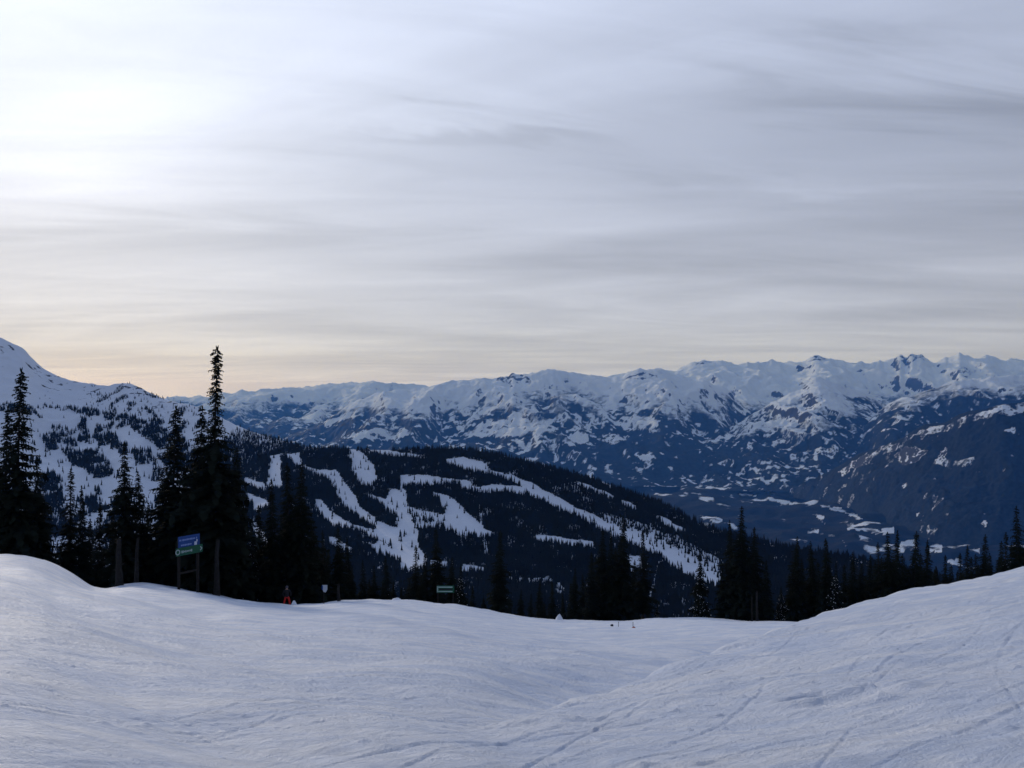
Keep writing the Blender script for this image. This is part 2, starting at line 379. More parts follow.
mountain('forested_mountain', 'dark forested mountain flank with scattered snow clearings on the right', RB, [(700, 8700), (800, 8200), (900, 6900), (1024, 6100), (1500, 5900)], [(700, 8500), (760, 8300), (800, 7900), (850, 7050), (900, 6000), (960, 5400), (1024, 5150), (1500, 4900)], ZV - 20,
         [(700, 60), (900, -60), (1024, -10), (1500, 150)], 53, 170, 800, mm_mid, (700, 1500, 1.1), 190, .8, 1.0, .05, soft=160, wob=120, lowc=-.95,
         polys=[[(839, 472), (852, 462), (866, 457), (872, 455), (873, 465), (865, 466), (855, 467), (843, 476)], [(895, 456), (905, 447), (916, 446), (922, 452), (930, 450), (918, 461), (902, 466)],
                [(934, 462), (942, 452), (947, 447), (945, 458), (953, 461), (975, 457), (972, 464), (955, 470), (942, 466)], [(902, 484), (908, 482), (905, 489)], [(915, 513), (920, 512), (917, 518)], [(998, 413), (1004, 411), (1020, 408), (1024, 412), (1008, 416)],
                [(973, 417), (990, 409), (1004, 406), (998, 411), (984, 418)], [(1004, 430), (1014, 427), (1015, 434)], [(980, 523), (987, 520), (985, 528)], [(996, 471), (1006, 467), (1004, 470)]],
         crest=[[(905, 441), (925, 427), (945, 425), (962, 417), (985, 411), (1005, 406), (1024, 403), (1060, 398), (1060, 404), (1024, 410), (1000, 414), (968, 423), (948, 431), (925, 435)], [(850, 462), (880, 449), (900, 442), (902, 447), (880, 456), (855, 468)]])

# the valley sheet, wide enough to pass under every range
us = np.concatenate([np.arange(-560, 380, 6.0), np.arange(380, 1080, 1.3), np.arange(1080, 1580, 6.0)])
Yv = 2000 * (24000 / 2000) ** np.linspace(0, 1, 430)
Yg, Ug = np.meshgrid(Yv, us, indexing='ij'); Xg = (Ug - CU) / F * Yg
Zg = ZV + 190 * (ridged(Xg / 1500, Yg / 1300, 5, 5) - .6) * (1 - sstep(14000, 20000, Yg)) + 12 * fbm(Xg / 300, Yg / 300, 3, 8)
uu, vv = scr(Xg, Yg, Zg)
f2 = fbm(Xg / 520 , Yg / 620, 5, 71); f4 = fbm(Xg / 1700, Yg / 2200, 3, 73)
f5 = fbm(Xg / 130, Yg / 160, 4, 75)
snow = np.clip((f2 + .5 * f4 + .9 * f5) * 2.0 - .66, -.5, .75)
wu = 2.2 * fbm(Ug / 8, vv / 4, 3, 5); wv = 1.6 * fbm(Ug / 9, vv / 4, 3, 6)
VAL = [[(696, 516), (706, 513), (716, 516), (726, 522), (718, 523), (704, 519)], [(730, 495), (744, 493), (757, 495), (757, 497), (742, 497)], [(764, 498), (780, 499), (795, 503), (793, 506), (778, 502)],
       [(818, 505), (836, 506), (852, 511), (863, 519), (858, 521), (846, 514), (830, 510)], [(845, 524), (862, 524), (880, 530), (888, 536), (878, 535), (862, 531), (848, 529)], [(880, 528), (895, 527), (893, 534), (884, 533)],
       [(816, 517), (822, 516), (830, 524), (824, 524)], [(806, 530), (819, 530), (818, 533), (807, 533)], [(858, 535), (872, 538), (876, 541), (862, 540)], [(900, 541), (915, 540), (918, 548), (905, 552), (897, 556)], [(930, 545), (943, 544), (941, 552), (930, 553)],
       [(968, 549), (980, 548), (980, 554), (970, 553)], [(948, 560), (956, 559), (964, 561), (963, 566), (950, 565)], [(842, 540), (850, 546), (845, 548)], [(800, 548), (822, 551), (835, 556), (822, 559), (806, 553)], [(820, 562), (840, 565), (838, 569), (822, 567)],
       [(740, 452), (752, 449), (754, 453), (744, 455)], [(698, 462), (716, 463), (722, 466), (708, 467)], [(735, 466), (752, 466), (750, 469), (736, 469)], [(633, 481), (645, 479), (656, 482), (640, 484)]]
for P in VAL:
    k = inpoly(uu + wu, vv + wv, P); snow[k] = np.clip(.46 + 1.7 * f5[k], -.1, 1.0)
snow[vv > 580] = -.3
me = mesh_np('valley_floor', np.stack([Xg.ravel(), Yg.ravel(), Zg.ravel()], 1), grid_faces(*Xg.shape), True, {'snow_cover': snow.ravel(), 'rock': snow.ravel() * 0 - .3})
tag(link('valley_floor', me, mountain_material('valley_cover', .012, .016)), 'wide forested valley floor with snowy fields far below', 'valley', kind='structure')

# ------------------------------------------------------------------ ski hill across the gully, and the mountain it grows out of
HV = [(-500, 300), (-200, 318), (-60, 322), (0, 337.5), (10, 342), (22, 348), (32, 358), (45, 369), (60, 377), (78, 382), (95, 384), (108, 386), (115, 384), (125, 383), (137, 386), (150, 393), (160, 397), (175, 402),
      (190, 405), (210, 412), (230, 422), (250, 431), (270, 437), (290, 443), (305, 447), (340, 449), (380, 450), (440, 448.5), (470, 450), (500, 455), (520, 460), (560, 470), (600, 482), (640, 495), (670, 507), (700, 524), (740, 535),
      (780, 545), (850, 557), (920, 572), (1000, 592), (1150, 640)]
KH = .52
HY = [(a, b * KH) for a, b in ((-500, 3800), (0, 3700), (150, 3500), (210, 3200), (300, 2650), (400, 2450), (600, 2250), (760, 2000), (1150, 1750))]
HBY = [(-500, 1500 * KH), (1150, 1300 * KH)]
def hill_z(U, Wg):
    Yr = curve(HY, U); Yb = curve(HBY, U); vr = curve(HV, U)
    Y = Yb + (Yr - Yb) * Wg
    vb = 640.0
    wl = np.clip(Wg, 0, 1)
    v = vb + (vr - vb) * (wl ** .92)
    Z = -(v - CV) / F * Y
    X = (U - CU) / F * Y
    env = wl ** .6 * (1 - wl) ** .5 * 1.7
    left = 1 - sstep(150, 330, U)
    Z = Z + env * KH * (26 * fbm(X / (520 * KH), Y / (430 * KH), 4, 101) + left * 30 * (ridged(X / (620 * KH), Y / (620 * KH), 4, 111) - .6) * 1.6)
    Z = Z + left * 7 * KH * (ridged(X / (90 * KH), Y / (110 * KH), 4, 115) - .6) * sstep(.55, .9, wl)
    Z = np.where(Wg > 1, Z - (Wg - 1) * 900 * KH, Z)
    return X, Y, Z

us = np.arange(-500, 1150, 1.5)
w = np.concatenate([np.linspace(0, 1, 330), np.linspace(1, 1.6, 16)[1:]])
Wg, Ug = np.meshgrid(w, us, indexing='ij')
HXg, HYg, HZg = hill_z(Ug, Wg)
huu, hvv = scr(HXg, HYg, HZg)

RUNS = [
 [(271, 455), (281, 454), (280, 475), (283, 487), (266, 487), (268, 472)], [(284, 454), (300, 453), (302, 465), (296, 466), (290, 457)],
 [(300, 463), (317, 470), (337, 470), (347, 487), (355, 495), (360, 507), (375, 517), (378, 528), (360, 517), (347, 508), (340, 498), (336, 488), (330, 479), (310, 471)],
 [(349, 448), (360, 450), (375, 467), (376, 479), (372, 484), (360, 482), (351, 467)],
 [(362, 492), (385, 499), (391, 489), (406, 491), (408, 505), (412, 522), (419, 532), (417, 542), (420, 550), (428, 557), (426, 566), (409, 571), (397, 566), (402, 560), (390, 551), (375, 544), (380, 541), (392, 546), (391, 540), (375, 530), (378, 521), (397, 527), (397, 516), (380, 502)],
 [(314, 499), (321, 500), (330, 510), (340, 517), (352, 524), (372, 529), (392, 537), (390, 543), (372, 535), (350, 527), (335, 526), (325, 520), (317, 507)],
 [(244, 476), (265, 484), (265, 490), (244, 482)], [(246, 493), (269, 502), (267, 505), (261, 506), (256, 513), (251, 502)], [(252, 523), (258, 524), (268, 540), (262, 551), (254, 535)],
 [(400, 475), (427, 475), (467, 481), (475, 487), (492, 484), (515, 486), (530, 490), (525, 494), (507, 489), (485, 491), (465, 489), (457, 482), (430, 484), (403, 484), (402, 492), (400, 491)],
 [(446, 459), (462, 457), (482, 462), (490, 470), (512, 475), (535, 485), (555, 496), (575, 507), (595, 515), (612, 525), (630, 529), (656, 538), (680, 550), (697, 560), (716, 563), (724, 572), (717, 586), (700, 580), (675, 567), (660, 555), (640, 546), (620, 537), (600, 529), (585, 519), (565, 509), (545, 500), (525, 491), (520, 484), (500, 475), (482, 471), (465, 467), (447, 463)],
 [(432, 492), (450, 496), (460, 505), (472, 517), (485, 529), (496, 534), (482, 536), (460, 533), (445, 529), (445, 512), (440, 500)],
 [(430, 560), (447, 562), (446, 566), (432, 566)], [(462, 564), (485, 567), (484, 570), (463, 570)],
 [(535, 535), (555, 536), (575, 540), (592, 541), (596, 547), (575, 545), (555, 542), (536, 539)],
 [(575, 481), (590, 485), (615, 496), (612, 498), (587, 488)], [(622, 499), (637, 506), (635, 509), (622, 502)], [(654, 514), (667, 519), (686, 530), (678, 530), (664, 522)],
 [(366, 448.5), (390, 450.5), (400, 452.5), (426, 456), (424, 457), (397, 454.5), (370, 450.5)], [(410, 507), (445, 517), (445, 521), (425, 517), (410, 510)], [(415, 521), (434, 524), (433, 527), (415, 525)], [(360, 541), (378, 545), (402, 556), (400, 560), (380, 552)],
 [(626, 556), (642, 556), (640, 566), (632, 572)], [(325, 535), (335, 538), (352, 548), (350, 552), (330, 543)],
]
CLUMPS = [
 [(42, 406), (75, 408), (100, 411), (125, 415), (140, 421), (165, 429), (172, 440), (150, 437), (138, 431), (120, 421), (95, 416), (70, 412)],
 [(77, 428), (80, 416), (86, 418), (89, 432), (90, 440), (80, 441)], [(94, 440), (96, 428), (104, 424), (112, 430), (117, 440), (110, 447), (100, 446)], [(40, 437), (48, 434), (58, 448), (52, 453), (44, 446)], [(52, 434), (62, 433), (78, 440), (75, 446), (55, 443)],
 [(61, 450), (80, 453), (95, 452), (112, 465), (115, 476), (100, 479), (85, 471), (70, 463)], [(131, 452), (140, 448), (150, 452), (158, 463), (150, 467), (135, 463)], [(110, 445), (120, 440), (128, 450), (122, 456)],
 [(40, 474), (55, 472), (62, 480), (64, 512), (66, 540), (30, 540)], [(85, 497), (97, 498), (97, 511), (88, 509)], [(0, 404), (20, 405), (40, 409), (30, 414), (0, 412)], [(140, 432), (160, 430), (185, 440), (190, 455), (165, 450), (145, 440)], [(158, 455), (200, 452), (205, 470), (170, 475)],
]
def forest_density(u, v, X, Y):
    X, Y = X / KH, Y / KH
    lf = sstep(300, 180, u)
    j1 = (3.4 + 5 * lf) * fbm(X / (45 + 20 * lf), Y / 60, 4, 201, .6); j2 = (2.0 + 3.6 * lf) * fbm(X / (45 + 20 * lf), Y / 60, 4, 211, .6)
    uj, vj = u + j1, v + j2
    # the shoulder east of the bowls is wooded; the bowls themselves hold clumps only
    edge = np.interp(v, [380, 415, 432, 445, 470, 500, 560, 640], [330, 258, 240, 222, 200, 190, 150, 60])
    d = sstep(-10, 10, u - edge) * (.88 + .25 * fbm(X / 120, Y / 160, 3, 231))
    sp = fbm(X / 60, Y / 75, 4, 221)
    band = sstep(86, 110, u) * sstep(381, 389, v) * sstep(440, 415, v)
    scat = .004 * (v > 376) * (u > 30) + band * (.02 + .75 * sstep(.08, .30, sp)) + .5 * sstep(.20, .42, sp) * (v > 415) * (u > 30)
    scat = np.where((v > 500), .04 + .7 * sstep(.05, .3, sp), scat)
    d = np.maximum(d, scat * 1.0)
    hi = sstep(22, 2, v - curve(HV, u)) * sstep(330, 250, u)
    d = d * (1 - .45 * hi)
    for P in CLUMPS:
        d = np.where(inpoly(uj, vj, P), np.clip(.72 + 1.9 * fbm(X / 38, Y / 50, 3, 241), .05, 1), d)
    thin = np.where((u > 500) & (u < 620) & (v < 505), .97, 1)
    d = d * thin
    for P in RUNS:      # a tree whose crown would stand across the cleared strip was felled too
        d = np.where(inpoly(uj, vj, P) | inpoly(uj, vj - 1.5, P), .016, d)
    for P in ([(478, 505), (480, 505), (489, 560), (486, 560)], [(660, 560), (663, 560), (650, 600), (646, 600)]):   # lift lines
        d = np.where(inpoly(u, v, P), .35 * d, d)
    for P in ([(508, 577), (532, 578), (550, 578), (565, 588), (566, 595), (556, 591), (550, 583), (510, 581)],):   # a half-grown-in strip
        d = np.where(inpoly(uj, vj, P), .22, d)
    # glades between the runs, thinly treed
    gl = inpoly(uj, vj, [(405, 507), (445, 515), (447, 530), (430, 528), (415, 524)]) | inpoly(uj, vj, [(600, 512), (640, 522), (700, 548), (725, 562), (722, 580), (690, 560), (640, 540), (605, 524)])
    d = np.where(gl & (d > .1), .38, np.where(gl, .10, d))
    return d

rock = np.clip(.85 * (ridged(HXg / KH / 130, HYg / KH / 60, 4, 141) - .55) * 3 * sstep(40, 5, hvv - curve(HV, Ug)) * sstep(260, 160, Ug) - .15 + .5 * sstep(.2, .5, fbm(HXg / KH / 80, HYg / KH / 50, 4, 147)) * sstep(60, 10, hvv - curve(HV, Ug)) * sstep(240, 160, Ug), -.3, .9)
dens = forest_density(huu, hvv, HXg, HYg)
me = mesh_np('hillside', np.stack([HXg.ravel(), HYg.ravel(), HZg.ravel()], 1), grid_faces(*HXg.shape), True,
             {'snow_cover': np.clip(1.0 - (.72 + .6 * fbm(HXg / KH / 40, HYg / KH / 60, 3, 151)) * sstep(.45, .85, dens) * sstep(170, 280, huu), 0, 1).ravel(), 'rock': rock.ravel()})
tag(link('hillside', me, mountain_material('hillside_cover', .058, .03, .8, .74, 1.0)), 'wooded ski hill cut by white pistes, rising left to a bare snowy mountain', 'hill', kind='structure')

def far_forest():
    n_all = 860000
    U = rng.uniform(-480, 1130, n_all); Wv = rng.uniform(0.02, 1.0, n_all)
    Yr = curve(HY, U); Yb = curve(HBY, U)
    Yp = Yb + (Yr - Yb) * Wv
    keep = rng.random(n_all) < (Yp / (3700 * KH)) * ((Yr - Yb) / (2300 * KH))        # even spread over the ground
    U, Wv = U[keep], Wv[keep]
    X, Y, Z = hill_z(U, Wv)
    u, v = scr(X, Y, Z)
    d = forest_density(u, v, X, Y)
    k = rng.random(len(U)) < d * np.interp(u, [150, 300], [.8, 1])
    X, Y, Z, u, v = X[k], Y[k], Z[k], u[k], v[k]
    n = len(X)
    h = KH * rng.uniform(7.5, 15.5, n) * np.where(rng.random(n) < .12, 1.25, 1.0)
    h = np.where(u < 230, h * np.interp(v, [380, 410, 450, 500], [.6, 1.0, 1.3, 1.3]), h)
    r = h * rng.uniform(.13, .2, n)
    ns = 5
    parts = []; tris = []
    off = 0
    for (b0, t0, rs) in ((.06, .62, 1.0), (.42, 1.0, .62)):
        th = rng.uniform(0, 6.28, n)[:, None] + np.arange(ns)[None] * (2 * math.pi / ns)
        rr = r[:, None] * rs * rng.uniform(.7, 1.25, (n, ns))
        ring = np.stack([X[:, None] + rr * np.cos(th), Y[:, None] + rr * np.sin(th), Z[:, None] + (h * b0)[:, None] - .4 + rng.uniform(-.05, .05, (n, ns)) * h[:, None]], -1)
        apex = np.stack([X, Y, Z + h * t0], -1)[:, None]
        parts.append(np.concatenate([ring, apex], 1).reshape(-1, 3))
        base = off + np.arange(n)[:, None] * (ns + 1)
        i = np.arange(ns)[None]
        tris.append(np.stack([base + i, base + (i + 1) % ns, np.broadcast_to(base + ns, (n, ns))], -1).reshape(-1, 3))
        off += n * (ns + 1)
    print('far trees', n)
    me = mesh_np('forest', np.concatenate(parts), np.concatenate(tris), False)
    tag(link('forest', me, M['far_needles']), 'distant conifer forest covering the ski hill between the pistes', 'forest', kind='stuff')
far_forest()

# ------------------------------------------------------------------ conifers near the piste
def conifer(seed, dens=1.0, rad=.15, topbare=.0, low=.06, droop=.5, snowy=0.0):
    """unit-height crown, trunk and snow meshes"""
    R = random.Random(seed)
    V, Fq = [], []; SV, SF = [], []
    lean = (R.uniform(-.012, .012), R.uniform(-.012, .012))
    def axis(h): return Vector((lean[0] * math.sin(h * 4), lean[1] * math.sin(h * 3.3), h))
    def spray(p, d, ln, wd, up):
        side = d.cross(Vector((0, 0, 1)));
        if side.length < 1e-4: side = Vector((1, 0, 0))
        side.normalize()
        side = (side + Vector((0, 0, R.uniform(-.5, .5)))).normalized()
        b = len(V); mid = p + d * ln * .55
        V.extend([p, mid + side * wd, p + d * ln, mid - side * wd]); Fq.append((b, b + 1, b + 2, b + 3))
    h = low; nb = 0
    while h < .985:
        f = (h - low) / (1 - low)
        prof = (1 - f) ** .85
        prof *= (.75 + .25 * min(1, f * 6))
        if topbare > 0 and f > 1 - topbare:
            prof = .10 + .09 * (1 - (f - (1 - topbare)) / topbare)
        if topbare > 0 and f <= 1 - topbare: prof = min(prof, .19 + (1 - topbare - f) * 2.2)
        L0 = rad * 1.12 * max(prof, .09) * R.uniform(.62, 1.2)
        n = R.choice([6, 7, 7, 8]) if L0 > .03 else R.choice([4, 5])
        a0 = R.uniform(0, 6.28)
        for k in range(n):
            if R.random() < .06: continue
            a = a0 + k * 6.283 / n + R.uniform(-.4, .4)
            L = L0 * R.uniform(.55, 1.15)
            if R.random() < .05: L *= 1.3
            out = Vector((math.cos(a), math.sin(a), 0))
            p = axis(h + R.uniform(-.006, .006)).copy()
            seg = max(3, int(L / .012)); dz = R.uniform(.05, .35)
            for s in range(seg):
                t = (s + 1) / seg
                dirv = (out + Vector((0, 0, dz - droop * (1.5 * t - .9 * t * t) * 1.5))).normalized()
                q = p + dirv * (L / seg)
                wdt = max(.0045, L * .19 * (1.15 - .7 * t))
                spray(p, dirv, L / seg * 1.5, wdt, 0)
                for sg in (-1, 1):
                    tw = (dirv * .75 + dirv.cross(Vector((0, 0, 1))).normalized() * sg * R.uniform(.5, 1.0) + Vector((0, 0, -R.uniform(.1, .75)))).normalized()
                    spray(q, tw, max(.010, L * .34 * (1.1 - .75 * t)) * R.uniform(.7, 1.25), max(.004, L * .115), 0)
                if R.random() < .6:
                    spray(q, (dirv * .4 + Vector((0, 0, -1))).normalized(), max(.010, L * .30), max(.004, L * .11), 0)
                if snowy and R.random() < snowy and t > .3 and f < .8:
                    b = len(SV); sd = dirv.cross(Vector((0, 0, 1))).normalized(); w_ = L * R.uniform(.035, .075); l_ = L / seg * R.uniform(.5, .9)
                    c = q + Vector((0, 0, .004))
                    pts = [c - dirv * l_, c + sd * w_, c + dirv * l_, c - sd * w_]
                    SV.extend(pts + [c + Vector((0, 0, w_ * .7 + .004))])
                    SF.extend([(b, b + 1, b + 4), (b + 1, b + 2, b + 4), (b + 2, b + 3, b + 4), (b + 3, b, b + 4)])
                p = q
        h += (.0135 + .010 * (1 - f)) / dens * R.uniform(.7, 1.3) * (1.0 if f < .7 else .8)
    for k in range(5):
        a = k * 1.3; p = axis(.965 + k * .004)
        spray(p, Vector((.25 * math.cos(a), .25 * math.sin(a), 1)).normalized(), .035 - k * .003, .0035, 0)
    crown = mesh_np('crown', np.array([tuple(v) for v in V]), np.array(Fq), False)
    crown.materials.append(M['needles'])
    TV, TF = [], []; ns = 8; rings = 13
    for i in range(rings):
        hh = i / (rings - 1) * .985; c = axis(hh); r = .0115 * (1 - hh) ** 1.1 + .0008 + (.006 * (1 - i * .8) if i < 2 else 0)
        if i == 0: c = Vector((c.x, c.y, -.05))
        for k in range(ns):
            a = k * 6.283 / ns; rr = r * R.uniform(.88, 1.12); TV.append((c.x + rr * math.cos(a), c.y + rr * math.sin(a), c.z))
    for i in range(rings - 1):
        for k in range(ns): TF.append((i * ns + k, i * ns + (k + 1) % ns, (i + 1) * ns + (k + 1) % ns, (i + 1) * ns + k))
    trunk = mesh_np('trunk', np.array(TV), np.array(TF), True); trunk.materials.append(M['bark'])
    sn = None
    if SV:
        sn = mesh_np('branch_snow', np.array([tuple(v) for v in SV]), np.array(SF), False); sn.materials.append(M['soft_snow'])
    return crown, trunk, sn

KINDS = {
 'big': conifer(1, 1.35, .162, .34, .09, .55, 0),
 'a': conifer(2, 1.15, .150, 0, .07, .5, 0), 'b': conifer(3, 1.1, .135, 0, .10, .6, 0), 'c': conifer(4, 1.2, .17, 0, .05, .45, 0),
 'd': conifer(5, 1.0, .12, .22, .12, .55, 0), 'e': conifer(6, 1.15, .16, .12, .16, .6, .0), 's': conifer(7, 1.0, .17, 0, .03, .6, .14), 'f': conifer(8, 1.15, .145, .1, .08, .5, 0),
}
PROTO = {}
def tree(u, vtop, dy, kind, label, wide=1.0, group=None, Y=None, height=None):
    yr = float(curve(B_Y, max(u, 205))); Yt = Y if Y else yr + dy
    X = (u - CU) / F * Yt; z = gz(X, Yt)
    h = height or (-(vtop - CV) / F * Yt - z)
    if kind not in PROTO:
        o = empty('conifer_tree', (0, 0, 0)); crown, trunk, sn = KINDS[kind]
        parts = [link('crown', crown, None, o), link('trunk', trunk, None, o)]
        if sn: parts.append(tag(link('branch_snow', sn, None, o), kind='stuff'))
        PROTO[kind] = (o, parts)
    else:
        o0, parts0 = PROTO[kind]; o = o0.copy(); COL.objects.link(o)
        for c0 in parts0:
            c = c0.copy(); COL.objects.link(c); c.parent = o
    o.location = (X, Yt, z - .1); o.scale = (h * wide, h * wide, h); o.rotation_euler = (0, 0, random.uniform(0, 6.28))
    tag(o, label, 'tree', group or 'conifers along the edge of the piste')
    return o

T = [
 # u, vtop, dy, kind, width, label
 (21, 366, 3, 'f', .95, 'tall spire conifer at the left edge of the photo, behind the snow hump'),
 (8, 404, 5, 'a', .95, 'conifer just left of the tall left-edge spire, a little shorter than it'),
 (-6, 436, 6, 'c', 1.0, 'leftmost conifer, mostly cut off by the left edge of the photo'),
 (37, 455, 6, 'c', .85, 'conifer on the right flank of the tall left-edge spire, wholly in its shadow'),
 (71, 467, 8, 'd', 1.25, 'short pointed conifer against the white piste, first right of the left-edge clump'),
 (82, 484, 9, 'b', .9, 'thin conifer touching the right side of the short pointed one by the hump'),
 (100, 502, 14, 'd', 1.2, 'smallest spire in the gap right of the snow hump'),
 (124, 440, 4, 'c', .95, 'full conifer left of the blue sign with bare trunks at its foot'),
 (139, 470, 8, 'a', 1.1, 'shorter conifer tucked against the right of the full one above bare trunks'),
 (162, 470, 10, 'e', .9, 'conifer behind and left of the blue and green trail sign'),
 (176, 404, 6, 'f', 1.2, 'tall shaggy conifer directly above the blue and green trail sign'),
 (217, 344, 4, 'big', 1.0, 'tallest conifer of all with long sparse bare-looking tip against the sky'),
 (202, 404, 7, 'c', 1.0, 'broad conifer pressed against the left of the tallest tree'),
 (236, 446, 7, 'c', 1.0, 'conifer spreading out from the right flank of the tallest tree'),
 (252, 520, 9, 's', .9, 'low conifer right of the tallest tree, with a little snow on it'),
 (272, 478, 8, 'a', .95, 'left one of the three close spires right of the tallest tree'),
 (287, 461, 9, 'f', .95, 'middle one of the three close spires above the skier in red trousers'),
 (302, 460, 8, 'c', .9, 'right one of the three close spires above the skier in red trousers'),
 (323, 529, 10, 'd', 1.2, 'slim conifer behind the small white sign'),
 (338, 526, 12, 'c', .95, 'dense conifer right of the small white sign'),
 (347, 536, 16, 'a', .9, 'conifer at the right edge of the dense clump by the white sign'),
 (363, 559, 22, 'b', 1.1, 'left of the three small spires below the main white piste'),
 (374, 564, 22, 'c', .9, 'middle of the three small spires below the main white piste'),
 (386, 555, 24, 'a', 1.0, 'right of the three small spires below the main white piste'),
 (416, 544, 16, 'd', 1.35, 'slender spire seen against the foot of the main white piste'),
 (425, 551, 17, 'b', 1.1, 'spire second from left in the clump around the long green banner'),
 (436, 526, 15, 'f', 1.0, 'tallest conifer in the clump around the long green banner'),
 (452, 556, 17, 'c', .95, 'conifer right behind the long green banner'),
 (461, 562, 19, 's', .9, 'conifer at the right end of the clump around the long green banner'),
 (500, 529, 10, 'f', 1.0, 'solitary tall conifer midway between the green banner and the snow cone'),
 (521, 588, 12, 'c', .9, 'low conifer between the solitary tall one and the snow cone'),
 (540, 578, 8, 'a', .9, 'left of two small conifers above the little snow cone'),
 (552, 579, 8, 'd', 1.2, 'right of two small conifers above the little snow cone'),
 (575, 567, 5, 'c', .9, 'lowest conifer at the left of the big central clump'),
 (592, 550, 5, 'a', 1.0, 'second conifer from the left in the big central clump'),
 (603, 528, 6, 'c', .95, 'conifer left of the highest top in the big central clump'),
 (611, 531, 4, 'b', .95, 'thin-topped conifer squeezed in the middle of the big central clump'),
 (623, 516, 4, 'f', 1.05, 'highest conifer of the big central clump, with a ragged top'),
 (643, 530, 5, 'd', 1.3, 'slim conifer standing just apart on the right of the big central clump'),
 (657, 602, 6, 's', 1.1, 'tiny sapling conifer right of the big central clump'),
 (700, 551, 4, 's', .95, 'conifer flecked with snow left of the black clump in the dip'),
 (722, 562, 3, 'a', 1.0, 'lower conifer filling the left side of the black clump in the dip'),
 (730, 519, 2, 'b', 1.05, 'thin spire left of the highest top in the black clump in the dip'),
 (742, 505, 1, 'c', .9, 'highest conifer of the black clump in the dip'),
 (754, 526, 1, 'c', .95, 'conifer right of the highest top in the black clump in the dip'),
 (766, 559, 1, 'a', 1.05, 'lower conifer at the right side of the black clump in the dip'),
 (781, 585, 4, 's', 1.1, 'small snow-flecked conifer between the black clump and the right-hand row'),
 (797, 535, 6, 'c', .9, 'first conifer of the right-hand row, where the bank meets the dip'),
 (811, 540, 8, 'a', .95, 'second conifer of the right-hand row, just behind its neighbours'),
 (826, 537, 5, 'f', .95, 'third conifer of the right-hand row, with a straight narrow tip'),
 (836, 562, 4, 's', 1.0, 'low snow-flecked conifer in the right-hand row before its wide gap'),
 (853, 551, 9, 'a', 1.0, 'conifer standing alone in the gap of the right-hand row'),
 (870, 554, 10, 'b', 1.1, 'thin conifer right of the lone one in the right-hand row'),
 (878, 541, 9, 'd', 1.2, 'narrow spire at the left of the group below the valley snowfields'),
 (888, 531, 8, 'c', .95, 'broad conifer below the valley snowfields'),
 (897, 529, 10, 'b', 1.05, 'slim twin right of the broad conifer below the valley snowfields'),
 (916, 530, 9, 'f', 1.0, 'tall conifer midway along the right bank'),
 (928, 539, 10, 'a', .95, 'conifer touching the right of the tall one midway along the right bank'),
 (945, 554, 12, 'c', .9, 'low conifer in the saddle of the right-bank tree line'),
 (960, 552, 14, 'd', 1.2, 'thin low spire right of the saddle of the right-bank tree line'),
 (967, 544, 12, 'b', 1.1, 'spire in front of the last small white valley field'),
 (976, 553, 13, 'c', .9, 'low conifer between two spires near the top of the right bank'),
 (985, 533, 11, 'a', .95, 'sharp spire third from the right edge of the photo'),
 (1001, 540, 12, 'c', .9, 'shorter conifer left of the right-edge giant'),
 (1006, 531, 10, 'd', 1.15, 'narrow conifer touching the left of the right-edge giant'),
 (1017, 505, 9, 'c', .85, 'tallest conifer at the right edge of the photo'),
]
for (u, vt, dy, k, wd, lab) in T: tree(u, vt, dy, k, lab, wd)
for (u, vt, dy, k) in ((-40, 420, 8, 'a'), (-75, 455, 5, 'c'), (-120, 430, 9, 'f'), (1042, 520, 9, 'a'), (1062, 512, 12, 'f'), (1090, 530, 9, 'c')):
    tree(u, vt, dy, k, 'conifer standing beyond the edge of the picture', .95, 'conifers beyond the picture edges')
# second rank: shaded trees filling in behind
fill = [(2, 480), (14, 470), (30, 480), (46, 500), (60, 535), (90, 520), (112, 515), (130, 500), (150, 500), (166, 505), (186, 470), (208, 470), (224, 480), (228, 500), (244, 510), (262, 510), (280, 510), (294, 505), (312, 520), (330, 545), (354, 560), (395, 580), (404, 588), (470, 585), (484, 592),
        (584, 570), (598, 560), (616, 550), (632, 556), (735, 550), (748, 550), (760, 575), (804, 555), (818, 556), (842, 568), (862, 565), (884, 556), (905, 548), (922, 556), (936, 560), (952, 562), (972, 562), (993, 552), (1010, 545),
        (20, 520), (72, 545), (104, 540), (140, 530), (175, 530), (196, 520), (240, 530), (270, 535), (300, 530), (318, 550), (340, 560), (370, 578), (382, 585), (412, 580), (422, 575), (444, 575), (456, 580), (492, 590), (510, 592), (530, 596), (546, 598), (562, 592), (570, 585), (590, 580), (606, 570), (626, 575), (728, 575), (742, 560), (768, 590),
        (790, 575), (798, 565), (812, 565), (828, 565), (848, 580), (858, 575), (868, 572), (876, 565), (892, 560), (900, 560), (912, 562), (930, 568), (940, 570), (956, 570), (964, 568), (978, 566), (986, 560), (1000, 560), (1020, 550)]
for (u, vt) in fill:
    grp = 'left' if u < 320 else ('centre' if u < 700 else 'right')
    lab = {'left': 'dark conifer in the shaded second rank behind the tall left-hand trees', 'centre': 'dark conifer in the shaded second rank behind the central clumps', 'right': 'dark conifer in the shaded second rank behind the right-hand row'}[grp]
    tree(u + random.uniform(-3, 3), vt + random.uniform(-6, 6), random.uniform(12, 24), random.choice('aacc'), lab, 1.1, 'shaded second-rank conifers, ' + grp)

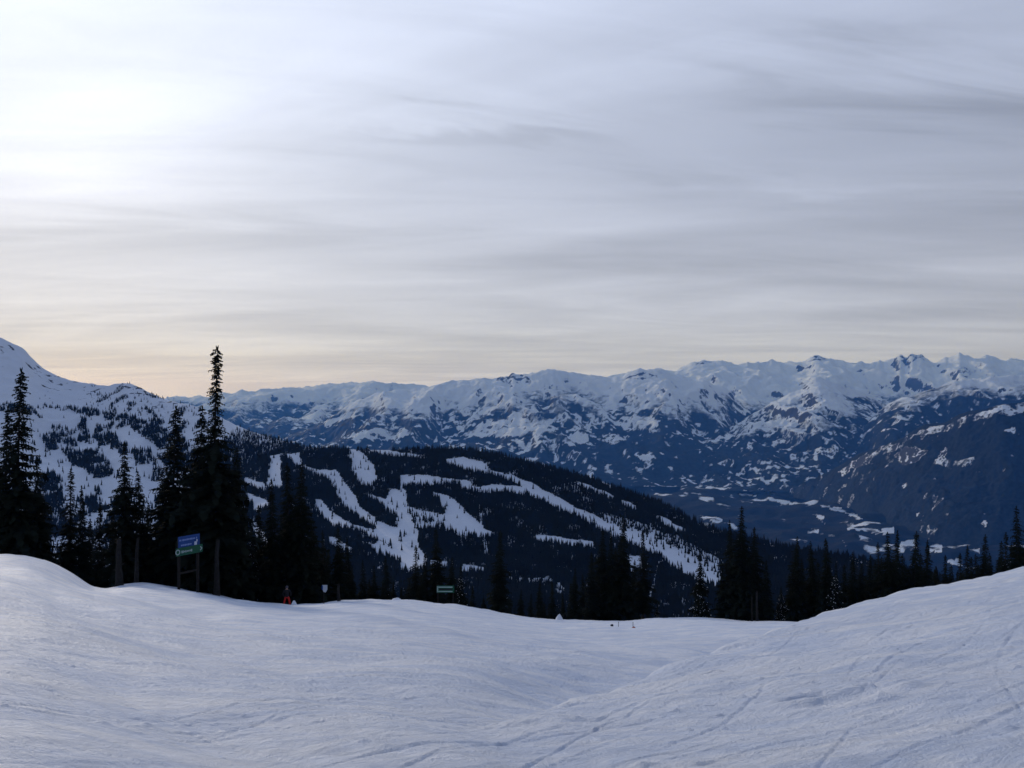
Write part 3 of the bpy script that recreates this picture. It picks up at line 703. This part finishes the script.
# bare trunks standing at the feet of the left trees
def bare_trunk(u, vtop, vb_dy, r, label, m, lean=.0):
    Yt = float(curve(B_Y, u)) + vb_dy; X = (u - CU) / F * Yt; z = gz(X, Yt)
    h = -(vtop - CV) / F * Yt - z
    R = random.Random(int(u)); V, Fc = [], []; ns, rings = 9, 9
    for i in range(rings):
        f = i / (rings - 1); rr = r * (1.25 - .6 * f) * (1.25 if i == 0 else 1)
        for k in range(ns):
            a = k * 6.283 / ns; q = rr * R.uniform(.88, 1.12)
            V.append((lean * h * f + q * math.cos(a) + .03 * math.sin(f * 7), q * math.sin(a), -.2 + (h + .2) * f + (R.uniform(-.12, .12) if i == rings - 1 else 0)))
    for i in range(rings - 1):
        for k in range(ns): Fc.append((i * ns + k, i * ns + (k + 1) % ns, (i + 1) * ns + (k + 1) % ns, (i + 1) * ns + k))
    V.append((lean * h, 0, h - .1)); t = len(V) - 1; b = (rings - 1) * ns
    me = bpy.data.meshes.new('trunk'); me.from_pydata(V, [], Fc + [(b + k, b + (k + 1) % ns, t) for k in range(ns)]); me.update()
    for p in me.polygons: p.use_smooth = True
    root = empty('dead_tree', (X, Yt, z)); link('trunk', me, m, root)
    # broken branch stubs
    for k in range(7):
        f = R.uniform(.3, .95); a = R.uniform(0, 6.28); L = R.uniform(.2, .5)
        mt = Matrix.Translation((lean * h * f, 0, h * f)) @ Matrix.Rotation(a, 4, 'Z') @ Matrix.Rotation(math.radians(R.uniform(60, 100)), 4, 'Y') @ Matrix.Translation((0, 0, L / 2))
        bm = bmesh.new(); bmesh.ops.create_cone(bm, cap_ends=True, segments=6, radius1=r * .22, radius2=r * .08, depth=L, matrix=mt)
        me2 = bpy.data.meshes.new('branch_stub'); bm.to_mesh(me2); bm.free(); link('branch_stub', me2, m, root)
    tag(root, label, 'dead tree', 'bare trunks below the conifers')
bare_trunk(119, 539, 1.2, .22, 'thick bare grey trunk with snow-bleached top below the full conifer', M['pale_bark'])
bare_trunk(136, 538, 1.2, .14, 'thin pale leaning bare trunk right of the thick grey one', M['pale_bark'], .04)
bare_trunk(216, 540, 0.6, .20, 'pale crooked bare trunk at the foot of the tallest conifer', M['pale_bark'], .03)
bare_trunk(338.5, 584, 1.0, .13, 'short pale bare trunk right of the small white sign', M['pale_bark'])
bare_trunk(757, 591, -2.0, .16, 'pale bare trunk on the right side of the black clump in the dip', M['pale_bark'])
bare_trunk(752, 596, -1.6, .10, 'thin bare trunk beside the pale one in the black clump', M['pale_bark'])

# ------------------------------------------------------------------ signs
def box_bm(bm, c, s, rot=None):
    mt = Matrix.Translation(c) @ (rot or Matrix.Identity(4)) @ Matrix.Diagonal((*s, 1))
    bmesh.ops.create_cube(bm, size=1, matrix=mt)

def fin(name, bm, m, parent, bev=.008):
    if bev: bmesh.ops.bevel(bm, geom=list(bm.edges), offset=bev, segments=1, affect='EDGES')
    me = bpy.data.meshes.new(name); bm.to_mesh(me); bm.free(); return link(name, me, m, parent)

def post_mesh(name, x, y, h, r, m, parent):
    bm = bmesh.new(); bmesh.ops.create_cone(bm, cap_ends=True, segments=12, radius1=r, radius2=r * .9, depth=h + .6, matrix=Matrix.Translation((x, y, h / 2 - .3)))
    o = fin(name, bm, m, parent, 0); return o

def trail_sign():
    Ys = 67.0; u = 188.5; X = (u - CU) / F * Ys; z = gz(X, Ys)
    root = empty('trail_sign', (X, Ys, z), math.radians(58))
    tag(root, 'blue board above a green board on two wooden posts among the left-hand trees', 'sign')
    zt = lambda v: -(v - CV) / F * Ys - z
    for x in (-.78, .92): post_mesh('post', x, .10, zt(537), .11, M['post'], root)
    bm = bmesh.new(); box_bm(bm, (.05, .10, zt(572)), (1.7, .07, .14)); fin('cross_bar', bm, M['post'], root)
    bm = bmesh.new(); box_bm(bm, (.05, 0, zt(542)), (1.95, .05, zt(535.2) - zt(548.6))); b = fin('blue_board', bm, M['blue'], root, .02)
    bm = bmesh.new()
    zc = zt(542)
    R = random.Random(3)
    for row, (x0, x1) in ((.22, (-.85, .75)), (-.16, (-.70, .30))):         # lettering too small to read
        x = x0
        while x < x1:
            wl = R.uniform(.06, .12); box_bm(bm, (x + wl / 2, -.031, zc + row), (wl * .75, .012, R.uniform(.09, .14))); x += wl + (.09 if R.random() < .2 else .02)
    fin('lettering', bm, simple('faded_lettering', (.22, .32, .6), .5, .05), b, 0)
    bm = bmesh.new(); box_bm(bm, (.62, -.034, zc - .17), (.22, .014, .26)); box_bm(bm, (.68, -.034, zc - .40), (.30, .014, .07)); box_bm(bm, (.74, -.034, zc + .02), (.10, .014, .16))
    fin('lift_symbol', bm, simple('white_symbol', (.55, .6, .68), .5, .05), b, 0)
    bm = bmesh.new(); box_bm(bm, (.04, -.06, zt(550.2)), (2.4, .05, zt(546.0) - zt(554.0))); g = fin('green_board', bm, M['green'], root, .02)
    zc = zt(550.2)
    bm = bmesh.new()
    for k in range(20):
        a = k * 6.283 / 20; box_bm(bm, (-1.02 + .17 * math.cos(a), -.092, zc + .17 * math.sin(a)), (.072, .012, .072))
    fin('circle_symbol', bm, M['sign_text'], g, 0); bm = bmesh.new()
    x = -.70
    while x < .25:
        wl = R.uniform(.07, .12); box_bm(bm, (x + wl / 2, -.092, zc - .02), (wl * .7, .012, R.uniform(.10, .19))); x += wl + .025
    fin('lettering', bm, M['sign_text'], g, 0); bm = bmesh.new()
    for (ax, az, ro) in ((1.08, .07, .7), (1.08, -.07, -.7)): box_bm(bm, (ax, -.092, zc + az), (.22, .012, .06), Matrix.Rotation(ro, 4, 'Y'))
    fin('arrow', bm, M['sign_text'], g, 0)
trail_sign()

def green_banner():
    Ys = 92.0; u = 445.5; X = (u - CU) / F * Ys; z = gz(X, Ys)
    root = empty('banner_sign', (X, Ys, z)); tag(root, 'long green banner with white border and dark centre stripe hung among the trees', 'sign')
    zt = lambda v: -(v - CV) / F * Ys - z
    hw = 8.7 / F * Ys
    for x in (-hw + .12, hw - .12): post_mesh('post', x, .09, zt(585), .06, M['post'], root)
    bm = bmesh.new(); box_bm(bm, (0, 0, zt(589.2)), (2 * hw, .04, zt(585.6) - zt(592.8))); b = fin('board', bm, M['green'], root, .012)
    bm = bmesh.new(); zc = zt(589.2)
    box_bm(bm, (-.05, -.026, zc + .22), (1.55, .012, .11)); box_bm(bm, (-.05, -.026, zc - .23), (1.55, .012, .10)); box_bm(bm, (-hw + .08, -.026, zc), (.12, .012, .60))
    fin('border_stripe', bm, simple('pale_banner_white', (.36, .50, .46), .6, .08), b, 0)
    bm = bmesh.new(); box_bm(bm, (.05, -.026, zc), (1.4, .010, .16)); fin('centre_stripe', bm, M['dark'], b, 0)
green_banner()

def white_sign():
    Ys = 70.5; u = 324.3; X = (u - CU) / F * Ys; z = gz(X, Ys)
    root = empty('marker_sign', (X, Ys, z)); tag(root, 'small white board with a cut lower corner on a thin post', 'sign')
    zt = lambda v: -(v - CV) / F * Ys - z
    post_mesh('post', -.05, .06, max(zt(586), .6), .035, M['post'], root)
    me = bpy.data.meshes.new('board'); zt1, zb1 = zt(585), zt(593)
    outl = [(-.16, zt1), (.24, zt1), (.24, zb1 + .28), (.12, zb1 + .05), (-.06, zb1 + .08), (-.16, zb1 + .36)]
    n = len(outl); V = [(x, -.02, q) for x, q in outl] + [(x, .02, q) for x, q in outl]
    me.from_pydata(V, [], [tuple(range(n)), tuple(reversed(range(n, 2 * n)))] + [(i, i + n, (i + 1) % n + n, (i + 1) % n) for i in range(n)]); me.update()
    b = link('board', me, M['white'], root)
    bm = bmesh.new(); box_bm(bm, (-.15, -.028, (zt1 + zb1) / 2 + .12), (.10, .012, .34)); fin('blue_edge', bm, M['blue'], b, 0)
white_sign()

# ------------------------------------------------------------------ skier in red at the lip
def skier():
    Ys = 76.2; u = 286.8; X = (u - CU) / F * Ys; z = gz(X, Ys)
    root = empty('person', (X, Ys, z), math.radians(200))
    tag(root, 'skier in red trousers and a dark jacket standing at the lip below the trees', 'person')
    J = {'pelvis': (0, 0, .93), 'belly': (0, .02, 1.10), 'chest': (0, .03, 1.32), 'neck': (0, .02, 1.50), 'skull': (0, .03, 1.62), 'crown': (0, .03, 1.72)}
    E = [('pelvis', 'belly'), ('belly', 'chest'), ('chest', 'neck'), ('neck', 'skull'), ('skull', 'crown')]
    Rr = {'pelvis': .165, 'belly': .17, 'chest': .185, 'neck': .065, 'skull': .095, 'crown': .08}
    for s, n in ((-1, 'l'), (1, 'r')):
        for k, p, r in (('hip', (.11 * s, 0, .86), .12), ('knee', (.21 * s, .07, .48), .105), ('ankle', (.26 * s, 0, .12), .085), ('toe', (.28 * s, .17, .05), .055),
                        ('shoulder', (.21 * s, .02, 1.42), .085), ('elbow', (.34 * s, .06, 1.16), .065), ('wrist', (.31 * s, .28, 1.02), .048), ('palm', (.30 * s, .36, 1.0), .045)):
            J[k + n] = p; Rr[k + n] = r
        E += [('pelvis', 'hip' + n), ('hip' + n, 'knee' + n), ('knee' + n, 'ankle' + n), ('ankle' + n, 'toe' + n), ('chest', 'shoulder' + n), ('shoulder' + n, 'elbow' + n), ('elbow' + n, 'wrist' + n), ('wrist' + n, 'palm' + n)]
        for q in range(4):
            nm = 'f%d%s' % (q, n); J[nm] = ((.275 + .02 * q) * s, .44 - .006 * q, .975); Rr[nm] = .011; E.append(('palm' + n, nm))
        J['th' + n] = (.255 * s, .39, 1.0); Rr['th' + n] = .013; E.append(('palm' + n, 'th' + n))
    names = list(J); idx = {k: i for i, k in enumerate(names)}
    me = bpy.data.meshes.new('body'); me.from_pydata([J[k] for k in names], [(idx[a], idx[b]) for a, b in E], []); me.update()
    tmp = bpy.data.objects.new('tmp', me); COL.objects.link(tmp)
    md = tmp.modifiers.new('Skin', 'SKIN')
    for i, k in enumerate(names):
        sv = me.skin_vertices[0].data[i]; sv.radius = (Rr[k], Rr[k] * .85); sv.use_root = (k == 'pelvis')
    tmp.modifiers.new('Sub', 'SUBSURF').levels = 1; tmp.modifiers['Sub'].render_levels = 1
    dg = bpy.context.evaluated_depsgraph_get(); out = bpy.data.meshes.new_from_object(tmp.evaluated_get(dg)); out.name = 'body'
    bpy.data.objects.remove(tmp)
    out.materials.clear()
    b = link('body', out, [M['dark'], M['red'], M['skin']], root)
    for p in out.polygons:
        p.use_smooth = True; c = p.center
        p.material_index = (1 if c.z < .84 and c.z > .09 and abs(c.x) < .42 and c.y < .3 else 0) if c.z < 1.50 else 2
    bm = bmesh.new(); bmesh.ops.create_uvsphere(bm, u_segments=16, v_segments=10, radius=.135, matrix=Matrix.Translation((0, .02, 1.68)) @ Matrix.Diagonal((.95, 1.1, .95, 1)))
    bmesh.ops.delete(bm, geom=[v for v in bm.verts if v.co.z < 1.62 and v.co.y > .05], context='VERTS')
    h = fin('helmet', bm, simple('grey_helmet_shell', (.12, .11, .15), .4, .1), root, 0)
    bm = bmesh.new(); box_bm(bm, (0, .135, 1.655), (.17, .05, .07)); fin('goggles', bm, simple('goggle_lens', (.08, .07, .10), .2, .1), root, .02)
    return root
sk = skier()

# ------------------------------------------------------------------ small things on the snow
def snow_heap(u, v, w, h, label, dy=0):
    Yt = float(curve(B_Y, u)) + dy; X = (u - CU) / F * Yt; z = gz(X, Yt)
    bm = bmesh.new(); bmesh.ops.create_icosphere(bm, subdivisions=3, radius=1)
    for q in bm.verts:
        n = fbm(np.array([q.co.x * 1.7 + u]), np.array([q.co.y * 1.7 + q.co.z]), 3, 3)[0]
        t = max(q.co.z, -.25); k = (1 - max(t, 0)) ** .6 * .75 + .25
        q.co = Vector((q.co.x * w * k * (1 + .35 * n), q.co.y * w * k * (1 + .35 * n), t * h * (1 + .2 * n)))
    for f in bm.faces: f.smooth = True
    o = fin('snow_heap', bm, M['soft_snow'], None, 0); o.location = (X, Yt, z); tag(o, label, 'snow heap', 'small heaps of snow along the lip')
snow_heap(559.5, 618, .5, .8, 'little pointed snow cone on the lip below two small conifers', -.5)
snow_heap(294, 604, .26, .36, 'small lump of snow beside the skier in red trousers', -.3)
snow_heap(397, 600, .4, .18, 'low lump of snow on the crest below the main white piste', .6)

def marker(u, vb, hpx, label, base):
    S = float((curve(B_V, u) - CV) / F - EYE / curve(B_Y, u)); Yt = EYE / ((vb - CV) / F - S); X = (u - CU) / F * Yt; z = gz(X, Yt)
    for _ in range(6):     # walk to where the ground meets this line of sight
        Yt *= (vb - CV) / F / (-z / Yt) if False else 1
    root = empty('marker_pole', (X, Yt, z)); h = hpx / F * Yt
    post_mesh('pole', 0, 0, h, .022, M['dark'], root)
    if base:
        bm = bmesh.new(); bmesh.ops.create_cone(bm, cap_ends=True, segments=12, radius1=.22, radius2=.07, depth=.16, matrix=Matrix.Translation((.06 * base, 0, .06)))
        fin('base_cone', bm, M['orange'], root, .01)
    else:
        bm = bmesh.new(); box_bm(bm, (0, 0, h - .03), (.06, .03, .05)); fin('tip_flag', bm, M['dark'], root, .005)
    tag(root, label, 'marker pole', 'marker poles stuck in the snow')
marker(618.5, 628, 5, 'thin marker pole without base, left of the one with a reddish foot', 0)
marker(633, 629, 6.5, 'thin marker pole with a reddish foot in the snow below the central clump', 1)
def dark_block():
    S = float((curve(B_V, 612) - CV) / F - EYE / curve(B_Y, 612)); Yt = EYE / ((628.5 - CV) / F - S); X = (612 - CU) / F * Yt
    bm = bmesh.new(); bmesh.ops.create_icosphere(bm, subdivisions=2, radius=.13)
    for q in bm.verts: q.co.z *= .85; q.co *= 1 + .15 * math.sin(q.co.x * 40 + q.co.y * 31)
    o = fin('dark_lump', bm, M['dark'], None, 0); o.location = (X, Yt, gz(X, Yt) + .09); tag(o, 'small dark round lump on the snow left of the marker poles', 'lump')
dark_block()

# ------------------------------------------------------------------ air
hz = bmesh.new()
bmesh.ops.create_cube(hz, size=1, matrix=Matrix.Translation((0, 11700, -300)) @ Matrix.Diagonal((62000, 25400, 2000, 1)))
me = bpy.data.meshes.new('haze'); hz.to_mesh(me); hz.free()
hm = bpy.data.materials.new('haze_air'); hm.use_nodes = True; nt = hm.node_tree; nt.nodes.remove(nt.nodes['Principled BSDF'])
pv = nt.nodes.new('ShaderNodeVolumePrincipled'); pv.inputs['Color'].default_value = (.085, .31, 1.0, 1); pv.inputs['Absorption Color'].default_value = (1, 1, 1, 1)
pv.inputs['Density'].default_value = 3.3e-5; pv.inputs['Anisotropy'].default_value = .2
nt.links.new(pv.outputs[0], nt.nodes['Material Output'].inputs['Volume'])
tag(link('haze', me, hm), 'thin blue haze filling the valley air', 'haze', kind='stuff')

# ------------------------------------------------------------------ sky and sun
SUN_EL, SUN_AZ = math.radians(13.5), math.radians(-29)
sd = Vector((math.sin(SUN_AZ) * math.cos(SUN_EL), math.cos(SUN_AZ) * math.cos(SUN_EL), math.sin(SUN_EL)))
wd = bpy.data.worlds.new('World'); sc.world = wd; wd.use_nodes = True; nt = wd.node_tree; L = nt.links.new
bg = nt.nodes['Background']; bg.inputs['Strength'].default_value = .1
sky = N(nt, 'ShaderNodeTexSky', sky_type='NISHITA'); sky.sun_disc = False; sky.sun_elevation = SUN_EL; sky.sun_rotation = SUN_AZ
sky.altitude = 1800; sky.air_density = 1.0; sky.dust_density = 1.0
tc = N(nt, 'ShaderNodeTexCoord')
def VM(op, a, b=None):
    n = N(nt, 'ShaderNodeVectorMath', operation=op); L(a, n.inputs[0])
    if b is not None:
        if isinstance(b, tuple): n.inputs[1].default_value = b
        else: L(b, n.inputs[1])
    return n
def MA(op, a, b=None, c=None, clamp=False):
    n = N(nt, 'ShaderNodeMath', operation=op); n.use_clamp = clamp
    for i, q in enumerate((a, b, c)):
        if q is None: continue
        if isinstance(q, (int, float)): n.inputs[i].default_value = q
        else: L(q, n.inputs[i])
    return n.outputs[0]
d = VM('NORMALIZE', tc.outputs['Generated']).outputs[0]
sx = N(nt, 'ShaderNodeSeparateXYZ'); L(d, sx.inputs[0])
dz = MA('MAXIMUM', sx.outputs['Z'], 0.0)
dot = MA('MAXIMUM', VM('DOT_PRODUCT', d, tuple(sd)).outputs['Value'], 0.0)
# stratus sheet seen in perspective: project the direction on a level cloud base
den = MA('ADD', dz, .055)
cx = MA('DIVIDE', sx.outputs['X'], den); cy = MA('DIVIDE', sx.outputs['Y'], den)
cv = N(nt, 'ShaderNodeCombineXYZ'); L(cx, cv.inputs[0]); L(cy, cv.inputs[1])
def cloud(rot, scl, scale, detail, rough, distort, loc=(0, 0, 0)):
    rm = N(nt, 'ShaderNodeMapping'); rm.inputs['Rotation'].default_value = (0, 0, math.radians(rot)); mp = N(nt, 'ShaderNodeMapping'); mp.inputs['Scale'].default_value = scl; mp.inputs['Location'].default_value = loc
    n = N(nt, 'ShaderNodeTexNoise'); n.inputs['Scale'].default_value = scale; n.inputs['Detail'].default_value = detail; n.inputs['Roughness'].default_value = rough; n.inputs['Distortion'].default_value = distort
    L(cv.outputs[0], rm.inputs[0]); L(rm.outputs[0], mp.inputs[0]); L(mp.outputs[0], n.inputs['Vector']); return n.outputs['Fac']
c1 = cloud(16, (.42, 1.0, 1), .60, 7, .50, 1.1, (2.3, .4, 0))
c2 = cloud(-12, (.34, 1.2, 1), 1.5, 8, .58, 1.2, (5.1, 3.3, 0))
def ramp(fac, stops, interp='EASE'):
    r = N(nt, 'ShaderNodeValToRGB'); cr = r.color_ramp; cr.interpolation = interp
    while len(cr.elements) < len(stops): cr.elements.new(.5)
    for e, (p, c) in zip(cr.elements, stops): e.position = p; e.color = (*c, 1)
    L(fac, r.inputs[0]); return r.outputs[0]
base = ramp(dz, [(0, (.425, .465, .635)), (.05, (.475, .505, .62)), (.12, (.47, .505, .625)), (.24, (.435, .485, .63)), (.40, (.51, .575, .755)), (.60, (.31, .405, .635)), (1, (.215, .295, .53))], 'LINEAR')
# cloud thickness darkens the sheet
thick = MA('ADD', MA('MULTIPLY', c1, .68), MA('MULTIPLY', c2, .32))
tk = N(nt, 'ShaderNodeMapRange'); tk.inputs['From Min'].default_value = .36; tk.inputs['From Max'].default_value = .64; tk.inputs['To Min'].default_value = 1.14; tk.inputs['To Max'].default_value = .84
L(thick, tk.inputs['Value'])
# light scattered forward through the sheet, warm close to the horizon
glow = MA('ADD', MA('MULTIPLY', MA('POWER', dot, 6.0), .27), MA('ADD', MA('MULTIPLY', MA('POWER', dot, 22.0), .17), MA('MULTIPLY', MA('POWER', dot, 60.0), .09)))
wcol = ramp(dz, [(0, (1.0, .87, .73)), (.06, (1.0, .90, .79)), (.16, (1.0, .96, .90)), (.3, (.98, .99, 1.0)), (1, (.95, .98, 1))], 'LINEAR')
lowcut = ramp(dz, [(0, (.48, .48, .48)), (.08, (.54, .54, .54)), (.30, (1, 1, 1)), (1, (1, 1, 1))], 'LINEAR')
g1 = VM('SCALE', wcol); L(MA('MULTIPLY', glow, 1.0), g1.inputs['Scale'])
g2 = VM('MULTIPLY', g1.outputs[0], lowcut)
# the side away from the sun is dimmer
back = N(nt, 'ShaderNodeMapRange'); back.inputs['From Min'].default_value = -1; back.inputs['From Max'].default_value = .75; back.inputs['To Min'].default_value = .36; back.inputs['To Max'].default_value = 1.0
L(VM('DOT_PRODUCT', d, tuple(sd)).outputs['Value'], back.inputs['Value'])
b1 = VM('SCALE', base); L(back.outputs[0], b1.inputs['Scale'])
s1 = VM('ADD', b1.outputs[0], g2.outputs[0])
s2 = VM('SCALE', s1.outputs[0]); L(tk.outputs[0], s2.inputs['Scale'])
# a few thicker banks of stratus at fixed places on the cloud base
wv_ = MA('MULTIPLY', MA('SUBTRACT', c2, .5), 1.5)
dark_sum = None
for (bx, by, sl_, wid_, x0_, x1_, am_) in ((.87, 2.60, .05, .24, .15, 1.0, .27), (1.1, 3.72, -.02, .30, .0, .9, .13), (-.30, 2.93, .10, .10, -.75, -.3, .14), (-1.7, 4.5, -.05, .42, -1.2, -.6, .12), (.4, 5.6, .0, .5, -1.0, .6, .07)):
    yy = MA('ADD', MA('SUBTRACT', cy, by), MA('MULTIPLY', MA('SUBTRACT', cx, bx), -sl_))
    yy = MA('DIVIDE', MA('ADD', yy, wv_), wid_)
    gg = MA('POWER', 2.718, MA('MULTIPLY', MA('MULTIPLY', yy, yy), -1.0))
    mr = N(nt, 'ShaderNodeMapRange'); mr.interpolation_type = 'SMOOTHSTEP'; mr.inputs['From Min'].default_value = x0_; mr.inputs['From Max'].default_value = x1_
    L(cx if bx > -.2 else MA('MULTIPLY', cx, 1.0), mr.inputs['Value'])
    if bx < 0 and by > 4:      # this one fades out to the right instead
        mr.inputs['To Min'].default_value = 1.0; mr.inputs['To Max'].default_value = 0.0
    g3 = MA('MULTIPLY', MA('MULTIPLY', gg, mr.outputs[0]), am_)
    if bx == -.30:
        mr2 = N(nt, 'ShaderNodeMapRange'); mr2.interpolation_type = 'SMOOTHSTEP'; mr2.inputs['From Min'].default_value = 0; mr2.inputs['From Max'].default_value = .6; mr2.inputs['To Min'].default_value = 1; mr2.inputs['To Max'].default_value = 0
        L(cx, mr2.inputs['Value']); g3 = MA('MULTIPLY', g3, mr2.outputs[0])
    dark_sum = g3 if dark_sum is None else MA('ADD', dark_sum, g3)
front = MA('GREATER_THAN', sx.outputs['Y'], 0.0)
s2b = VM('SCALE', s2.outputs[0]); L(MA('SUBTRACT', 1.0, MA('MULTIPLY', dark_sum, front)), s2b.inputs['Scale'])
s3 = VM('SCALE', s2b.outputs[0]); s3.inputs['Scale'].default_value = 10.0          # the background strength of 0.1 brings it back
mx = N(nt, 'ShaderNodeMix', data_type='RGBA'); mx.inputs[0].default_value = .95
L(sky.outputs[0], mx.inputs[6]); L(s3.outputs[0], mx.inputs[7]); L(mx.outputs[2], bg.inputs['Color'])

sl = bpy.data.lights.new('sun', 'SUN'); sl.energy = 1.3; sl.angle = math.radians(4); sl.color = (1, .90, .78)
so = bpy.data.objects.new('sun', sl); COL.objects.link(so); so.rotation_euler = (-sd).to_track_quat('-Z', 'Y').to_euler()

# ------------------------------------------------------------------ camera and render settings
cam = bpy.data.cameras.new('camera'); cam.sensor_width = 36; cam.lens = 36 * F / 1024; cam.clip_start = .1; cam.clip_end = 120000
co = bpy.data.objects.new('camera', cam); COL.objects.link(co); co.location = (0, 0, 0); co.rotation_euler = (math.radians(90), 0, 0)
sc.camera = co
vs = sc.view_settings; vs.view_transform = 'Standard'; vs.look = 'None'; vs.exposure = 0; vs.gamma = 1; vs.use_curve_mapping = False
sc.render.engine = 'CYCLES'
cy_ = sc.cycles; cy_.use_denoising = True; cy_.max_bounces = 5; cy_.diffuse_bounces = 2; cy_.volume_bounces = 0; cy_.glossy_bounces = 2; cy_.transparent_max_bounces = 4
bpy.context.view_layer.update()
